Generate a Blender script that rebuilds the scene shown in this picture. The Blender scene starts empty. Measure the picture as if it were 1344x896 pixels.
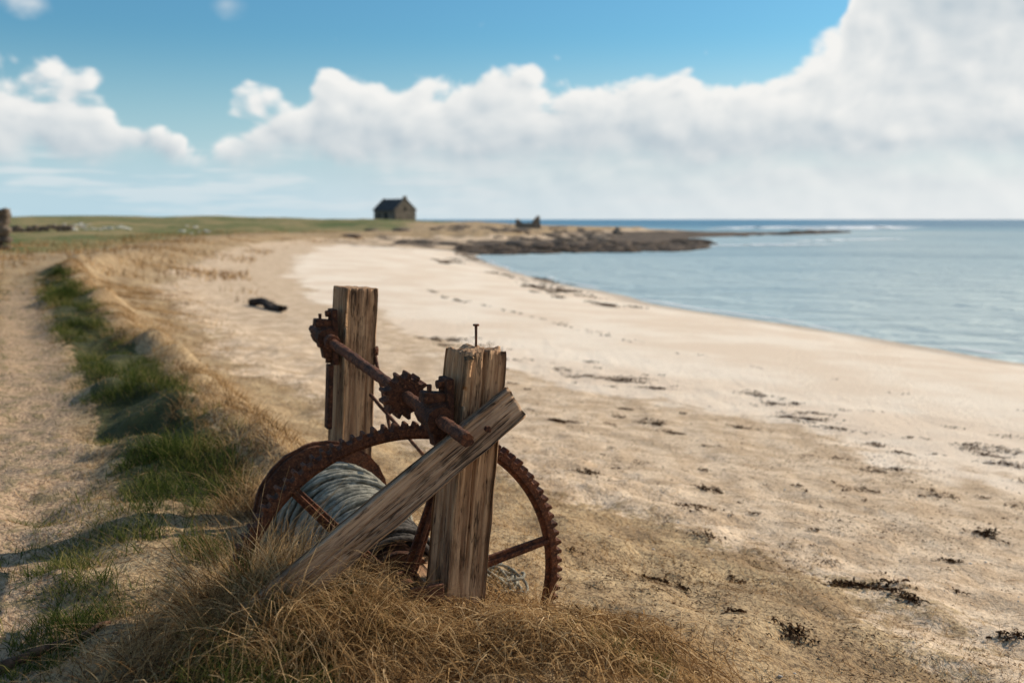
import bpy, math, random
import numpy as np
from mathutils import Vector, Matrix
random.seed(7); rng=np.random.default_rng(7)
scene=bpy.context.scene
D2R=math.radians
# ------------------------------------------------------------------ noise
def _h(ix,iy,seed):
    h=(ix.astype(np.int64)*374761393+iy.astype(np.int64)*668265263+seed*1442695041)&0xffffffff
    h=((h^(h>>13))*1274126177)&0xffffffff
    h=(h^(h>>16))&0xffffffff
    return h/4294967295.0
def vn(x,y,seed=0):
    x=np.asarray(x,float);y=np.asarray(y,float)
    x0=np.floor(x);y0=np.floor(y);fx=x-x0;fy=y-y0
    fx=fx*fx*(3-2*fx);fy=fy*fy*(3-2*fy)
    a=_h(x0,y0,seed);b=_h(x0+1,y0,seed);c=_h(x0,y0+1,seed);d=_h(x0+1,y0+1,seed)
    return (a*(1-fx)+b*fx)*(1-fy)+(c*(1-fx)+d*fx)*fy
def fbm(x,y,seed=0,o=4):
    s=0;a=.5;t=0
    for i in range(o):
        s=s+a*vn(x*2**i+i*17.3,y*2**i-i*9.1,seed+i);t+=a;a*=.5
    return s/t
def sst(a,b,x):
    t=np.clip((x-a)/(b-a),0,1);return t*t*(3-2*t)
# ------------------------------------------------------------------ terrain
COAST=np.array([(140,-160),(60,-50),(28,0),(18.5,14),(12.3,23.6),(6.6,38),(3.05,51),(0,65),(-1.9,78),(-3.6,92),(-2.5,100),(4,104),(14,107),(19,118),(25,148),(32,180),(53,213),(80,252),(83,260),(62,243),(46,232),(32,236),(22,268),(-10,300),(-60,340),(-200,420),(-700,460),(-700,-400),(140,-400)],float)
def coast_d(x,y):
    x=np.asarray(x,float);y=np.asarray(y,float)
    best=np.full(x.shape,1e9);inside=np.zeros(x.shape,bool)
    n=len(COAST)
    for i in range(n):
        ax,ay=COAST[i];bx,by=COAST[(i+1)%n]
        dx,dy=bx-ax,by-ay
        t=np.clip(((x-ax)*dx+(y-ay)*dy)/(dx*dx+dy*dy),0,1)
        best=np.minimum(best,(x-ax-t*dx)**2+(y-ay-t*dy)**2)
        c=((ay>y)!=(by>y))&(x<(bx-ax)*(y-ay)/(by-ay+1e-12)+ax)
        inside^=c
    return np.sqrt(best)*np.where(inside,1,-1)
SEA=-1.8
PD=[-40,-10,0,4,9,14,17,19,20.3,21,22,24,40,700]
PZ=[-6,-2.9,-1.8,-1.5,-1.2,-.95,-.72,-.48,-.24,-.03,.03,.03,.25,.5]
GY=[-20,2,5,6.6,7.2,11.4,14.8,22,30,45,80]
GX=[4,-.7,-1.65,-2.3,-2.65,-4.6,-6.4,-10,-14,-18,-20]
def green_x(y): return np.interp(y,GY,GX)
def H(x,y,full=False):
    x=np.asarray(x,float);y=np.asarray(y,float)
    d=coast_d(x,y)+ (fbm(x*.25,y*.25,3,3)-.5)*1.0
    z=np.interp(d,PD,PZ)
    s=(x-green_x(y))*.9
    A=sst(5.2,7.5,y)*(1-sst(34,60,y))
    z=z+A*.34*np.exp(-((s-.66)/.40)**2)*(0.45+1.0*vn(x*1.1,y*1.1,11))
    z=z+A*.22*np.exp(-((s)/.5)**2)*(fbm(x*2.4,y*2.4,14,2)-.35)*1.6
    z=z-.07*np.exp(-((s+.75)/.4)**2)*(1-sst(30,50,y))*sst(1,3,y)
    # mound of turf round the winch
    z=z+.20*np.exp(-(((x+.80)/.42)**2+((y-3.62)/.36)**2))
    z=z-.07*np.exp(-(((x-.25)/.4)**2+((y-4.6)/.5)**2))
    z=z+.05*sst(4.8,4.,y)*sst(.2,-.4,s)*(fbm(x*3.,y*3.,15,3)-.4)*2.5
    # inland rise
    inl=sst(14,40,d)
    z=z+inl*sst(60,190,y)*sst(12,-26,x)*1.0
    z=z+inl*sst(-18,-60,x)*.55
    z=z+inl*(fbm(x*.045,y*.045,21,3)-.5)*1.5*sst(28,60,y)
    # dune hummocks
    dune=sst(15.5,19,d)*(1-sst(32,60,d)*.5)
    z=z+dune*(fbm(x*.6,y*.6,5,3)-.5)*.32*sst(8,20,y)
    z=z+dune*(fbm(x*3.,y*3.,6,4)-.5)*.13
    # sand micro relief
    near=np.exp(-((x)**2+(y-4)**2)/(2*14.**2))
    z=z+near*sst(9,12,d)*((fbm(x*2.2,y*2.2,31,4)-.5)*.085+(vn(x*6,y*6,8)-.5)*.020)
    if full: return z,d,s
    return z
def axis_coords(c,half,st,g,lo,hi):
    def side(L):
        p=[0.];
        while p[-1]<L:
            k=p[-1]; p.append(k+(st if k<half else st+(k-half)*g))
        p[-1]=L; return np.array(p)
    r=side(hi-c);l=side(c-lo)
    return np.concatenate([c-l[::-1],(c+r)[1:]])
def mesh_from(name,V,F,mat=None,smooth=True,attrs=None,parent=None,mats=None):
    me=bpy.data.meshes.new(name);V=np.asarray(V,np.float32);
    F=np.asarray(F,np.int32);n=F.shape[1]
    me.vertices.add(len(V));me.vertices.foreach_set('co',V.ravel())
    me.loops.add(F.size);me.loops.foreach_set('vertex_index',F.ravel())
    me.polygons.add(len(F));me.polygons.foreach_set('loop_start',np.arange(len(F),dtype=np.int32)*n)
    me.polygons.foreach_set('loop_total',np.full(len(F),n,np.int32))
    if smooth: me.polygons.foreach_set('use_smooth',np.ones(len(F),bool))
    me.update(calc_edges=True);
    if attrs:
        for k,a in attrs.items():
            at=me.attributes.new(k,'FLOAT','POINT');at.data.foreach_set('value',np.asarray(a,np.float32))
    ob=bpy.data.objects.new(name,me);scene.collection.objects.link(ob)
    if mat: me.materials.append(mat)
    if parent: ob.parent=parent
    return ob
def mesh_py(name,V,F,mat=None,smooth=False,parent=None):
    me=bpy.data.meshes.new(name);me.from_pydata([tuple(v) for v in V],[],F);me.validate();me.update()
    if smooth:
        for p in me.polygons:p.use_smooth=True
    ob=bpy.data.objects.new(name,me);scene.collection.objects.link(ob)
    if mat: me.materials.append(mat)
    if parent: ob.parent=parent
    return ob
# ------------------------------------------------------------------ node helpers
class NT:
    def __init__(s,nt,dim='3D'): s.nt=nt;s.dim=dim
    def n(s,t,**k):
        nd=s.nt.nodes.new(t)
        for a,b in k.items(): setattr(nd,a,b)
        return nd
    def link(s,a,b): s.nt.links.new(a,b)
    def put(s,sock,v):
        if isinstance(v,bpy.types.NodeSocket): s.link(v,sock)
        elif isinstance(v,(tuple,list)):
            if sock.type=='RGBA' and len(v)==3: v=(*v,1)
            sock.default_value=v
        else: sock.default_value=v
    def m(s,op,a,b=0.,c=0.,clamp=False):
        nd=s.n('ShaderNodeMath',operation=op,use_clamp=clamp)
        s.put(nd.inputs[0],a);s.put(nd.inputs[1],b);s.put(nd.inputs[2],c)
        return nd.outputs[0]
    def ss(s,a,b,x):
        nd=s.n('ShaderNodeMapRange',interpolation_type='SMOOTHSTEP')
        s.put(nd.inputs[0],x);s.put(nd.inputs[1],a);s.put(nd.inputs[2],b)
        return nd.outputs[0]
    def mix(s,f,a,b,bt='MIX'):
        nd=s.n('ShaderNodeMix',data_type='RGBA',blend_type=bt)
        s.put(nd.inputs[0],f);s.put(nd.inputs[6],a);s.put(nd.inputs[7],b)
        return nd.outputs[2]
    def noise(s,vec,scale,detail=4,rough=.55,dist=0.):
        nd=s.n('ShaderNodeTexNoise',noise_dimensions=s.dim);s.put(nd.inputs['Vector'],vec)
        nd.inputs['Scale'].default_value=scale;nd.inputs['Detail'].default_value=detail
        nd.inputs['Roughness'].default_value=rough;nd.inputs['Distortion'].default_value=dist
        return nd.outputs[0]
    def vor(s,vec,scale,feature='F1',rand=1.):
        nd=s.n('ShaderNodeTexVoronoi',feature=feature,voronoi_dimensions=s.dim);s.put(nd.inputs['Vector'],vec)
        nd.inputs['Scale'].default_value=scale;nd.inputs['Randomness'].default_value=rand
        return nd
    def scl(s,vec,v,off=(0,0,0)):
        nd=s.n('ShaderNodeMapping');s.put(nd.inputs[0],vec);nd.inputs['Scale'].default_value=v;nd.inputs['Location'].default_value=off
        return nd.outputs[0]
    def attr(s,name):
        return s.n('ShaderNodeAttribute',attribute_name=name).outputs['Fac']
    def bump(s,h,strength,dist,normal=None):
        nd=s.n('ShaderNodeBump');s.put(nd.inputs['Height'],h);nd.inputs['Strength'].default_value=strength;nd.inputs['Distance'].default_value=dist
        if normal: s.link(normal,nd.inputs['Normal'])
        return nd.outputs[0]
def newmat(name,dim='3D'):
    m=bpy.data.materials.new(name);m.use_nodes=True;T=NT(m.node_tree,dim)
    b=m.node_tree.nodes['Principled BSDF'];b.inputs['Specular IOR Level'].default_value=.25
    co=T.n('ShaderNodeTexCoord').outputs['Object']
    return m,T,b,co
# ------------------------------------------------------------------ materials
def mat_ground():
    m,T,b,co=newmat('ground_mat','2D')
    mid=T.noise(co,2.2,5,.6);fine=T.noise(co,34,4,.75);clmp=T.noise(co,7,5,.7);big=T.noise(co,.3,4,.6)
    def off(v,n,k): return T.m('ADD',v,T.m('MULTIPLY',T.m('SUBTRACT',n,.5),k))
    sand=T.mix(T.ss(.35,.65,mid),(.58,.42,.27),(.79,.61,.425))
    sand=T.mix(T.m('MULTIPLY',T.ss(.50,.64,clmp),.45),sand,(.42,.285,.17))
    sand=T.mix(T.m('MULTIPLY',T.ss(.54,.65,fine),.75),sand,(.22,.135,.08))
    pale=T.mix(T.ss(.35,.65,big),(.81,.645,.485),(.91,.775,.62))
    pale=T.mix(T.m('MULTIPLY',T.ss(.53,.72,clmp),.25),pale,(.58,.44,.315))
    c=T.mix(T.ss(.30,.70,off(T.attr('pale'),mid,1.0)),sand,pale)
    c=T.mix(T.attr('wet'),c,(.46,.365,.275))
    dry=T.mix(T.ss(.3,.7,mid),(.36,.24,.125),(.58,.42,.235))
    dry=T.mix(T.m('MULTIPLY',T.ss(.46,.63,fine),.8),dry,(.13,.08,.042))
    c=T.mix(T.ss(.35,.65,off(T.attr('dry'),clmp,1.3)),c,dry)
    soil=T.mix(T.ss(.42,.64,fine),(.52,.365,.23),(.24,.155,.095))
    soil=T.mix(T.m('MULTIPLY',T.ss(.48,.60,clmp),.7),soil,(.21,.165,.08))
    c=T.mix(T.ss(.35,.65,off(T.attr('path'),mid,.6)),c,soil)
    grn=T.mix(T.ss(.35,.65,mid),(.045,.048,.018),(.09,.09,.033))
    c=T.mix(T.ss(.42,.66,off(T.attr('green'),clmp,1.2)),c,grn)
    fld=T.mix(T.ss(.40,.60,T.noise(co,.11,6,.7)),(.10,.125,.034),(.29,.22,.095))
    c=T.mix(T.ss(.3,.7,off(T.attr('field'),big,.7)),c,fld)
    rock=T.mix(T.ss(.42,.62,T.noise(co,.5,5,.75)),(.045,.031,.021),(.17,.12,.08))
    c=T.mix(T.ss(.35,.6,off(T.attr('rock'),T.noise(co,.25,5,.7),1.5)),c,rock)
    T.link(c,b.inputs['Base Color']);b.inputs['Roughness'].default_value=.95
    hgt=T.m('ADD',T.m('MULTIPLY',clmp,.035),T.m('MULTIPLY',fine,.013))
    T.link(T.bump(hgt,.9,1.),b.inputs['Normal']);return m
def mat_sea():
    m,T,b,co=newmat('sea_mat','2D')
    dd=T.attr('depth')
    c=T.mix(T.ss(0,.30,dd),(.47,.56,.545),(.20,.36,.42))
    c=T.mix(T.ss(.30,1.,dd),c,(.07,.20,.30))
    c=T.mix(T.m('MULTIPLY',T.ss(.48,.62,T.noise(T.scl(co,(.02,.06,1)),1,5,.6)),.35),c,(.10,.22,.28))
    T.link(c,b.inputs['Base Color']);b.inputs['Roughness'].default_value=.34
    b.inputs['IOR'].default_value=1.33;b.inputs['Specular IOR Level'].default_value=.5
    w1=T.noise(T.scl(co,(.25,.55,1)),1,3,.6,.4);w2=T.noise(T.scl(co,(1.2,2.6,1)),1,4,.6,.3)
    T.link(T.bump(T.m('ADD',T.m('MULTIPLY',w1,.55),T.m('MULTIPLY',w2,.11)),1,1.),b.inputs['Normal']);return m
def mat_wood(name,c1,c2,c3):
    m,T,b,co=newmat(name)
    st=T.noise(T.scl(co,(34,34,1.3)),1,6,.68,.5);st2=T.noise(T.scl(co,(110,110,5)),1,3,.7)
    pt=T.noise(T.scl(co,(6,6,3)),1,5,.7)
    c=T.mix(T.ss(.32,.66,st),c1,c2)
    c=T.mix(T.m('MULTIPLY',T.ss(.46,.66,pt),.75),c,c3)
    c=T.mix(T.m('MULTIPLY',T.ss(.46,.34,st2),.6),c,tuple(v*.3 for v in c1))
    crk=T.noise(T.scl(co,(15,15,.9),(3,1,2)),1,3,.6,1.2)
    cm=T.m('MULTIPLY',T.ss(.022,.0,T.m('ABSOLUTE',T.m('SUBTRACT',crk,.5))),T.ss(.42,.55,pt))
    c=T.mix(T.m('MULTIPLY',cm,.85),c,(.03,.017,.010))
    T.link(c,b.inputs['Base Color']);b.inputs['Roughness'].default_value=.85
    hg=T.m('SUBTRACT',T.m('ADD',T.m('MULTIPLY',st,.012),T.m('MULTIPLY',st2,.004)),T.m('MULTIPLY',cm,.008))
    T.link(T.bump(hg,.8,1.),b.inputs['Normal']);return m
def mat_rust(name='rust_mat',k=1.):
    m,T,b,co=newmat(name)
    a=T.noise(co,14,5,.7);f=T.noise(co,70,4,.75)
    c=T.mix(T.ss(.35,.65,a),tuple(v*k for v in(.060,.026,.017)),tuple(v*k for v in(.17,.062,.029)))
    c=T.mix(T.m('MULTIPLY',T.ss(.52,.68,f),.7),c,tuple(v*k for v in(.34,.145,.066)))
    c=T.mix(T.m('MULTIPLY',T.ss(.48,.33,f),.8),c,(.022,.013,.011))
    T.link(c,b.inputs['Base Color']);b.inputs['Roughness'].default_value=.8
    T.link(T.bump(T.m('ADD',T.m('MULTIPLY',a,.014),T.m('MULTIPLY',f,.009)),1,1.),b.inputs['Normal']);return m
def mat_grass(name,cols,trans=.4):
    m,T,b,co=newmat(name)
    r=T.n('ShaderNodeValToRGB');e=r.color_ramp.elements
    e[0].color=(*cols[0],1);e[0].position=0;e[1].color=(*cols[-1],1);e[1].position=1
    for i,c in enumerate(cols[1:-1]):
        el=e.new((i+1)/(len(cols)-1));el.color=(*c,1)
    T.link(T.attr('tint'),r.inputs[0])
    di=T.n('ShaderNodeBsdfDiffuse');T.link(r.outputs[0],di.inputs[0])
    tr=T.n('ShaderNodeBsdfTranslucent');T.link(r.outputs[0],tr.inputs[0])
    mx=T.n('ShaderNodeMixShader');mx.inputs[0].default_value=trans
    T.link(di.outputs[0],mx.inputs[1]);T.link(tr.outputs[0],mx.inputs[2])
    m.node_tree.nodes.remove(b)
    T.link(mx.outputs[0],m.node_tree.nodes['Material Output'].inputs[0]);return m
def mat_simple(name,c1,c2,scale=3,rough=.9,bd=.03,detail=5):
    m,T,b,co=newmat(name)
    a=T.noise(co,scale,detail,.65)
    T.link(T.mix(T.ss(.35,.65,a),c1,c2),b.inputs['Base Color']);b.inputs['Roughness'].default_value=rough
    T.link(T.bump(a,.8,bd),b.inputs['Normal']);return m
M_ground=mat_ground();M_sea=mat_sea()
M_wood=mat_wood('weathered_post_mat',(.31,.165,.085),(.62,.39,.22),(.17,.09,.048))
M_plank=mat_wood('weathered_plank_mat',(.29,.18,.11),(.54,.37,.24),(.18,.11,.07))
M_rust=mat_rust();M_iron=mat_rust('dark_iron_mat',.62)
M_dry=mat_grass('dry_grass_mat',[(.045,.023,.011),(.25,.14,.058),(.56,.36,.165),(.82,.60,.34)],.42)
M_green=mat_grass('green_grass_mat',[(.014,.026,.008),(.05,.072,.016),(.11,.135,.032),(.36,.29,.11)])
M_weed=mat_grass('seaweed_mat',[(.020,.012,.008),(.065,.035,.019),(.17,.095,.052)],.08)
# ------------------------------------------------------------------ ground sheet
xs=axis_coords(-.6,3.2,.036,.028,-5000,5000);ys=axis_coords(4.4,2.6,.036,.028,-1200,7000)
X,Y=np.meshgrid(xs,ys);x=X.ravel();y=Y.ravel()
Z,d,s=H(x,y,True)
cd=d
pale=sst(14.9,12.8,cd+(fbm(x*.5,y*.5,44,3)-.5)*2.4)
wet=sst(1.6,.5,cd)*.75
dune=sst(17.6,20.0,cd+(fbm(x*.9,y*.9,9,3)-.5)*2.4)
green=np.exp(-((s)/.40)**4)*sst(4.6,6,y)*(1-sst(26,36,y))
green=np.maximum(green,.70*np.exp(-((s+1.8)/.7)**2)*sst(4.,6,y)*(1-sst(22,30,y)))
green=np.maximum(green,.66*sst(.3,-.4,s)*sst(5.8,4.4,y)*vn(x*1.7,y*1.7,3))
path=np.exp(-((s+.85)/.42)**2)*sst(1,3,y)*(1-sst(20,30,y))
field=sst(38,52,y)*sst(21,28,cd)*sst(-10,-19,x+ (fbm(x*.05,y*.05,2,2)-.5)*6)
rock=sst(94,102,y)*(sst(17,4,cd))*sst(-6,0,x)+.52*sst(85,110,y)*sst(28,12,cd)
rock=np.clip(rock,0,1);pale=pale*(1-sst(96,104,y))
nx,ny=len(xs),len(ys)
i=np.arange(nx-1)[None,:]+np.arange(ny-1)[:,None]*nx
F=np.stack([i,i+1,i+1+nx,i+nx],-1).reshape(-1,4)
mesh_from('ground',np.stack([x,y,Z],1),F,M_ground,True,dict(pale=pale,wet=wet,dry=dune,green=green,path=path,field=field,rock=rock))
# sea sheet
xs2=axis_coords(20,40,2.,.06,-6000,6000);ys2=axis_coords(50,60,2.,.06,-1000,9000)
X,Y=np.meshgrid(xs2,ys2);x=X.ravel();y=Y.ravel();cd2=coast_d(x,y)
nx,ny=len(xs2),len(ys2);i=np.arange(nx-1)[None,:]+np.arange(ny-1)[:,None]*nx
F=np.stack([i,i+1,i+1+nx,i+nx],-1).reshape(-1,4)
mesh_from('sea',np.stack([x,y,np.full_like(x,SEA)],1),F,M_sea,True,dict(depth=np.clip(-cd2/300.,0,1)))
# ------------------------------------------------------------------ strips (grass, straw, weed)
def blades(name,P,L,W,lean,curl,tint,mat,az=None,K=4):
    N=len(P)
    if az is None: az=rng.uniform(0,2*np.pi,N)
    face=rng.uniform(0,2*np.pi,N)
    V=np.zeros((N,K*2,3),np.float32)
    cx,cy,cz=P[:,0].copy(),P[:,1].copy(),P[:,2]-.01
    th=lean.copy()
    for k in range(K):
        w=W*(1-(k/(K-1))**1.6*.88)*.5
        V[:,2*k,0]=cx-np.cos(face)*w;V[:,2*k,1]=cy-np.sin(face)*w;V[:,2*k,2]=cz
        V[:,2*k+1,0]=cx+np.cos(face)*w;V[:,2*k+1,1]=cy+np.sin(face)*w;V[:,2*k+1,2]=cz
        st=L/(K-1);cx=cx+np.sin(th)*np.cos(az)*st;cy=cy+np.sin(th)*np.sin(az)*st;cz=cz+np.cos(th)*st
        th=th+curl
    base=np.arange(N)[:,None]*(2*K)+np.arange(K-1)[None,:]*2
    F=np.stack([base,base+1,base+3,base+2],-1).reshape(-1,4)
    return mesh_from(name,V.reshape(-1,3),F,mat,True,dict(tint=np.repeat(tint,2*K)))
def strips(name,x,y,L,W,curv,lift,tint,mat,K=6,head=None,zoff=.004,flat=.4):
    N=len(x);h=rng.uniform(0,2*np.pi,N) if head is None else head
    V=np.zeros((N,K*2,3),np.float32);cx,cy=x.copy(),y.copy()
    c=rng.normal(0,1,N)*curv;tw=rng.uniform(-1,1,N)*flat
    for k in range(K):
        w=W*.5*(np.sin(np.pi*(k+.6)/(K+.2))*.8+.2)*rng.uniform(.6,1.3,N)
        sx,sy=-np.sin(h),np.cos(h)
        z=H(cx,cy)+zoff+lift*np.sin(np.pi*k/(K-1))
        for q,sg in((0,-1),(1,1)):
            V[:,2*k+q,0]=cx+sg*sx*w*np.cos(tw);V[:,2*k+q,1]=cy+sg*sy*w*np.cos(tw);V[:,2*k+q,2]=z+np.abs(np.sin(tw))*w*(1+sg*np.sign(tw))
        cx=cx+np.cos(h)*L/(K-1);cy=cy+np.sin(h)*L/(K-1);h=h+c+rng.normal(0,.5,N)*curv;tw=tw+rng.normal(0,.3,N)*flat
    base=np.arange(N)[:,None]*(2*K)+np.arange(K-1)[None,:]*2
    F=np.stack([base,base+1,base+3,base+2],-1).reshape(-1,4)
    return mesh_from(name,V.reshape(-1,3),F,mat,True,dict(tint=np.repeat(tint,2*K)))
def accept(n,x0,x1,y0,y1,fn,pw=1.6):
    u=rng.uniform(0,1,n);yy=y0+(y1-y0)*u**pw;xx=green_x(yy)+rng.uniform(x0,x1,n)
    p=fn(xx,yy);k=rng.uniform(0,1,n)<p;return xx[k],yy[k]
def pg(x,y):
    s=(x-green_x(y))*.9;cl=sst(.40,.62,vn(x*2.2,y*2.2,51));cl2=sst(.35,.6,fbm(x*6,y*6,52,2))
    a=np.exp(-((s+.0)/.40)**4)*sst(4.7,6.2,y)*(.12+.88*cl)*(.2+.8*cl2)
    b=.8*np.exp(-((s+1.8)/.65)**2)*sst(4.,6,y)*(.25+.75*cl)*cl2
    c=.85*sst(.6,-.1,s)*sst(6.2,4.5,y)*(.2+.8*cl)*cl2
    dk=np.exp(-((s+.85)/.3)**2)*sst(1,3,y)
    return np.maximum(np.maximum(a,b),c)*(1-.65*dk)
gx,gy=accept(390000,-3.4,1.1,2.6,26,pg)
gz=H(gx,gy);N=len(gx)
hh=.035+.17*sst(.3,.9,vn(gx*2.2,gy*2.2,51))*np.exp(-(((gx-green_x(gy))*.9)/.6)**2);far=1+sst(8,24,gy)*1.6
L=hh*rng.uniform(.6,1.35,N)*(1+.3*(far-1))
blades('green_grass',np.stack([gx,gy,gz],1),L,.0042*far*rng.uniform(.7,1.3,N),rng.uniform(.1,.9,N),rng.uniform(.1,.55,N),np.clip(rng.beta(2,2.5,N)+.6*(vn(gx*3,gy*3,77)-.4),0,1),M_green)
n=50000;x=rng.uniform(-1.8,.6,n);y=rng.uniform(2.4,3.7,n)
p=sst(.42,.60,fbm(x*2.5,y*2.5,61,3));k=rng.uniform(0,1,n)<p;x=x[k];y=y[k]
N=len(x);blades('green_grass',np.stack([x,y,H(x,y)],1),rng.uniform(.03,.13,N),rng.uniform(.002,.004,N),rng.uniform(.1,.9,N),rng.uniform(.1,.5,N),rng.beta(2,2.4,N),M_green)
def pd(x,y):
    s=(x-green_x(y))*.9;dd=coast_d(x,y)
    cl=.08+.92*sst(.38,.60,fbm(x*1.8,y*1.8,71,3))
    a=sst(17.6,20.0,dd)*cl
    a=a*(1-.9*np.exp(-((s+.85)/.42)**2))*(1-.7*np.exp(-(s/.4)**4)*sst(5,6,y))
    a=a*np.where(s<-.6,.45,1)
    return a
dx_,dy_=accept(420000,-4,5.8,2.5,30,pd,1.7)
N=len(dx_);dz_=H(dx_,dy_);far=1+sst(7,26,dy_)*2.2
blades('dry_grass',np.stack([dx_,dy_,dz_],1),rng.uniform(.02,.075,N)*(1+.4*(far-1)),.0028*far*rng.uniform(.6,1.4,N),rng.uniform(.3,1.3,N),rng.uniform(.0,.4,N),np.clip(rng.beta(2.2,2.1,N)+.6*(vn(dx_*1.3,dy_*1.3,78)-.5),0,1),M_dry,K=3)
def tuss(cx,cy,n,r,l0,l1,ang=None,spread=.6):
    a=rng.uniform(0,2*np.pi,n);q=r*np.sqrt(rng.uniform(0,1,n))
    x=cx+np.cos(a)*q;y=cy+np.sin(a)*q
    az=a+rng.normal(0,.5,n) if ang is None else ang+rng.normal(0,spread,n)
    return x,y,rng.uniform(l0,l1,n),az
T_=[]
for k in range(200):
    yy=5.2+24*random.random()**1.7;xx=green_x(yy)+random.uniform(.25,1.1)
    T_.append(tuss(xx,yy,90,.13,.08,.20))
W_=[(-.98,3.52,1000,.22,.2,.50),(-.72,3.42,900,.22,.16,.42),(-.5,3.45,560,.2,.12,.32),(-1.1,3.75,600,.2,.18,.40),(-.2,3.62,380,.20,.08,.20),(.08,3.8,330,.20,.08,.19),(.28,4.05,280,.18,.07,.18),(.15,4.25,380,.2,.1,.22),(-.05,4.1,250,.15,.08,.2),(.40,3.75,120,.2,.05,.15),(-.45,3.85,300,.15,.1,.28),(-.95,4.0,450,.16,.16,.36),(-1.25,4.6,300,.25,.1,.22),(-1.5,5.2,260,.25,.1,.2),(-.4,5.4,260,.3,.08,.2),(0,5.,260,.3,.06,.14),(.15,3.45,200,.25,.06,.16),(-.5,3.1,260,.3,.06,.16),(-.2,4.45,300,.15,.12,.24),(-1.25,3.3,420,.25,.12,.32),(-.2,3.2,200,.25,.06,.16),(-.65,3.72,500,.16,.12,.3),(-1.4,3.1,260,.3,.06,.2)]
for w in W_: T_.append(tuss(*w))
x=np.concatenate([t[0] for t in T_]);y=np.concatenate([t[1] for t in T_]);L=np.concatenate([t[2] for t in T_]);az=np.concatenate([t[3] for t in T_])
N=len(x);az=az+.9*(vn(x*4,y*4,17)-.5)*2
blades('dry_grass',np.stack([x,y,H(x,y)],1),L*(.6+.8*vn(x*7,y*7,18)),rng.uniform(.0016,.0045,N),rng.uniform(.05,1.1,N),rng.uniform(.10,.62,N),np.clip(rng.beta(1.7,1.6,N)+.7*(vn(x*5,y*5,7)-.55),0,1),M_dry,az,K=6)
# far marram along dune face
n=34000;y=28+90*rng.uniform(0,1,n)**1.2;x=rng.uniform(-32,-6,n);dd=coast_d(x,y)
k=(dd>16)&(dd<30)&(rng.uniform(0,1,n)<sst(.45,.62,fbm(x*.4,y*.4,72,3)));x=x[k];y=y[k];N=len(x)
blades('marram_grass',np.stack([x,y,H(x,y)],1),rng.uniform(.15,.4,N),rng.uniform(.02,.05,N),rng.uniform(.1,1.,N),rng.uniform(.1,.4,N),rng.beta(2,2.6,N),M_dry,K=3)
# bare dead weed stalks on the ridge
P=[];
for (cx,cy) in((-2.35,7.2),(-2.2,7.6),(-2.0,6.3)):
    for k in range(7): P.append((cx+random.gauss(0,.04),cy+random.gauss(0,.04)))
P=np.array(P);N=len(P);blades('dead_weed_stalks',np.stack([P[:,0],P[:,1],H(P[:,0],P[:,1])],1),rng.uniform(.2,.42,N),np.full(N,.005),rng.uniform(.0,.5,N),rng.uniform(-.1,.15,N),rng.uniform(.1,.4,N),M_dry,K=5)
# matted straw lying
n=8500;t=rng.uniform(0,1,n);x=-1.2+1.85*t+rng.normal(0,.16,n);y=3.45+.35*t+rng.normal(0,.25,n)
strips('straw_litter',x,y,rng.uniform(.08,.40,n),rng.uniform(.0018,.005,n),.20,rng.uniform(.0,.09,n),np.clip(rng.beta(1.8,1.6,n)+.4*(vn(x*4,y*4,7)-.5),0,1),M_dry)
n=12000;x=rng.uniform(-3,4,n);y=rng.uniform(2.6,9,n)
k=rng.uniform(0,1,n)<sst(17.0,20.5,coast_d(x,y))*.8+.08;x=x[k];y=y[k];n=len(x)
strips('straw_litter',x,y,rng.uniform(.03,.16,n),rng.uniform(.002,.004,n),.25,rng.uniform(0,.012,n),rng.beta(1.6,2,n),M_dry)
# ------------------------------------------------------------------ seaweed
def coast_pt(cx,cy): return coast_d(np.array([cx]),np.array([cy]))[0]
C=[]
def clump(cx,cy,r,n,ang=0.,el=1.8):
    # a clump is a handful of offset sub-clumps so its outline is ragged
    m=max(1,int(n/25))
    for q in range(m):
        ox,oy=(random.gauss(0,.55)*r*el*.5,random.gauss(0,.8)*r*.5) if m>1 else (0,0)
        k=max(3,int(n/m*random.uniform(.4,1.5)));rr=r*random.uniform(.25,.7) if m>1 else r
        a=ox+rng.normal(0,1,k)*rr*el*.35;b=oy+rng.normal(0,1,k)*rr*.5
        C.append((cx+a*math.cos(ang)-b*math.sin(ang),cy+a*math.sin(ang)+b*math.cos(ang),rng.uniform(.010,.055,k)*(1+r)))
cnt=0
while cnt<56:
    cx=random.uniform(-3,8);cy=random.uniform(8,22);dd=coast_pt(cx,cy)
    tgt=12.9+.9*math.sin(cy*.35)
    if abs(dd-tgt)<.6*(1+random.random()) :
        big=random.random()**2.6; clump(cx,cy,.08+.26*big,int(14+190*big),random.uniform(-1.7,-.2),2.4);cnt+=1
cnt=0
while cnt<170:
    cx=random.uniform(-6,7.5);cy=2.7+21*random.random()**1.3;dd=coast_pt(cx,cy)
    if 13.2<dd<19.8 and cx>.45-.1*(cy-4):
        big=random.random()**4; clump(cx,cy,.03+.15*big,int(4+120*big),random.uniform(-2.2,.6),1.9);cnt+=1
cnt=0
while cnt<46:
    cx=random.uniform(-6,8);cy=random.uniform(36,95);dd=coast_pt(cx,cy)
    if abs(dd-(2.2+1.5*math.sin(cy*.2)))<1.2 and random.random()<.25+.75*float(vn(np.array([cy*.15]),np.array([2.]),4)[0]>.5):
        clump(cx,cy,.3+.3*random.random()*(cy/50),int(30+40*random.random()),-1.1,3.5);cnt+=1
cnt=0
while cnt<60:
    cx=random.uniform(-6,10);cy=random.uniform(9,40);dd=coast_pt(cx,cy)
    if abs(dd-9.2)<.25: clump(cx,cy,.05,int(4+6*random.random()),-1.0,5);cnt+=1
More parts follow.
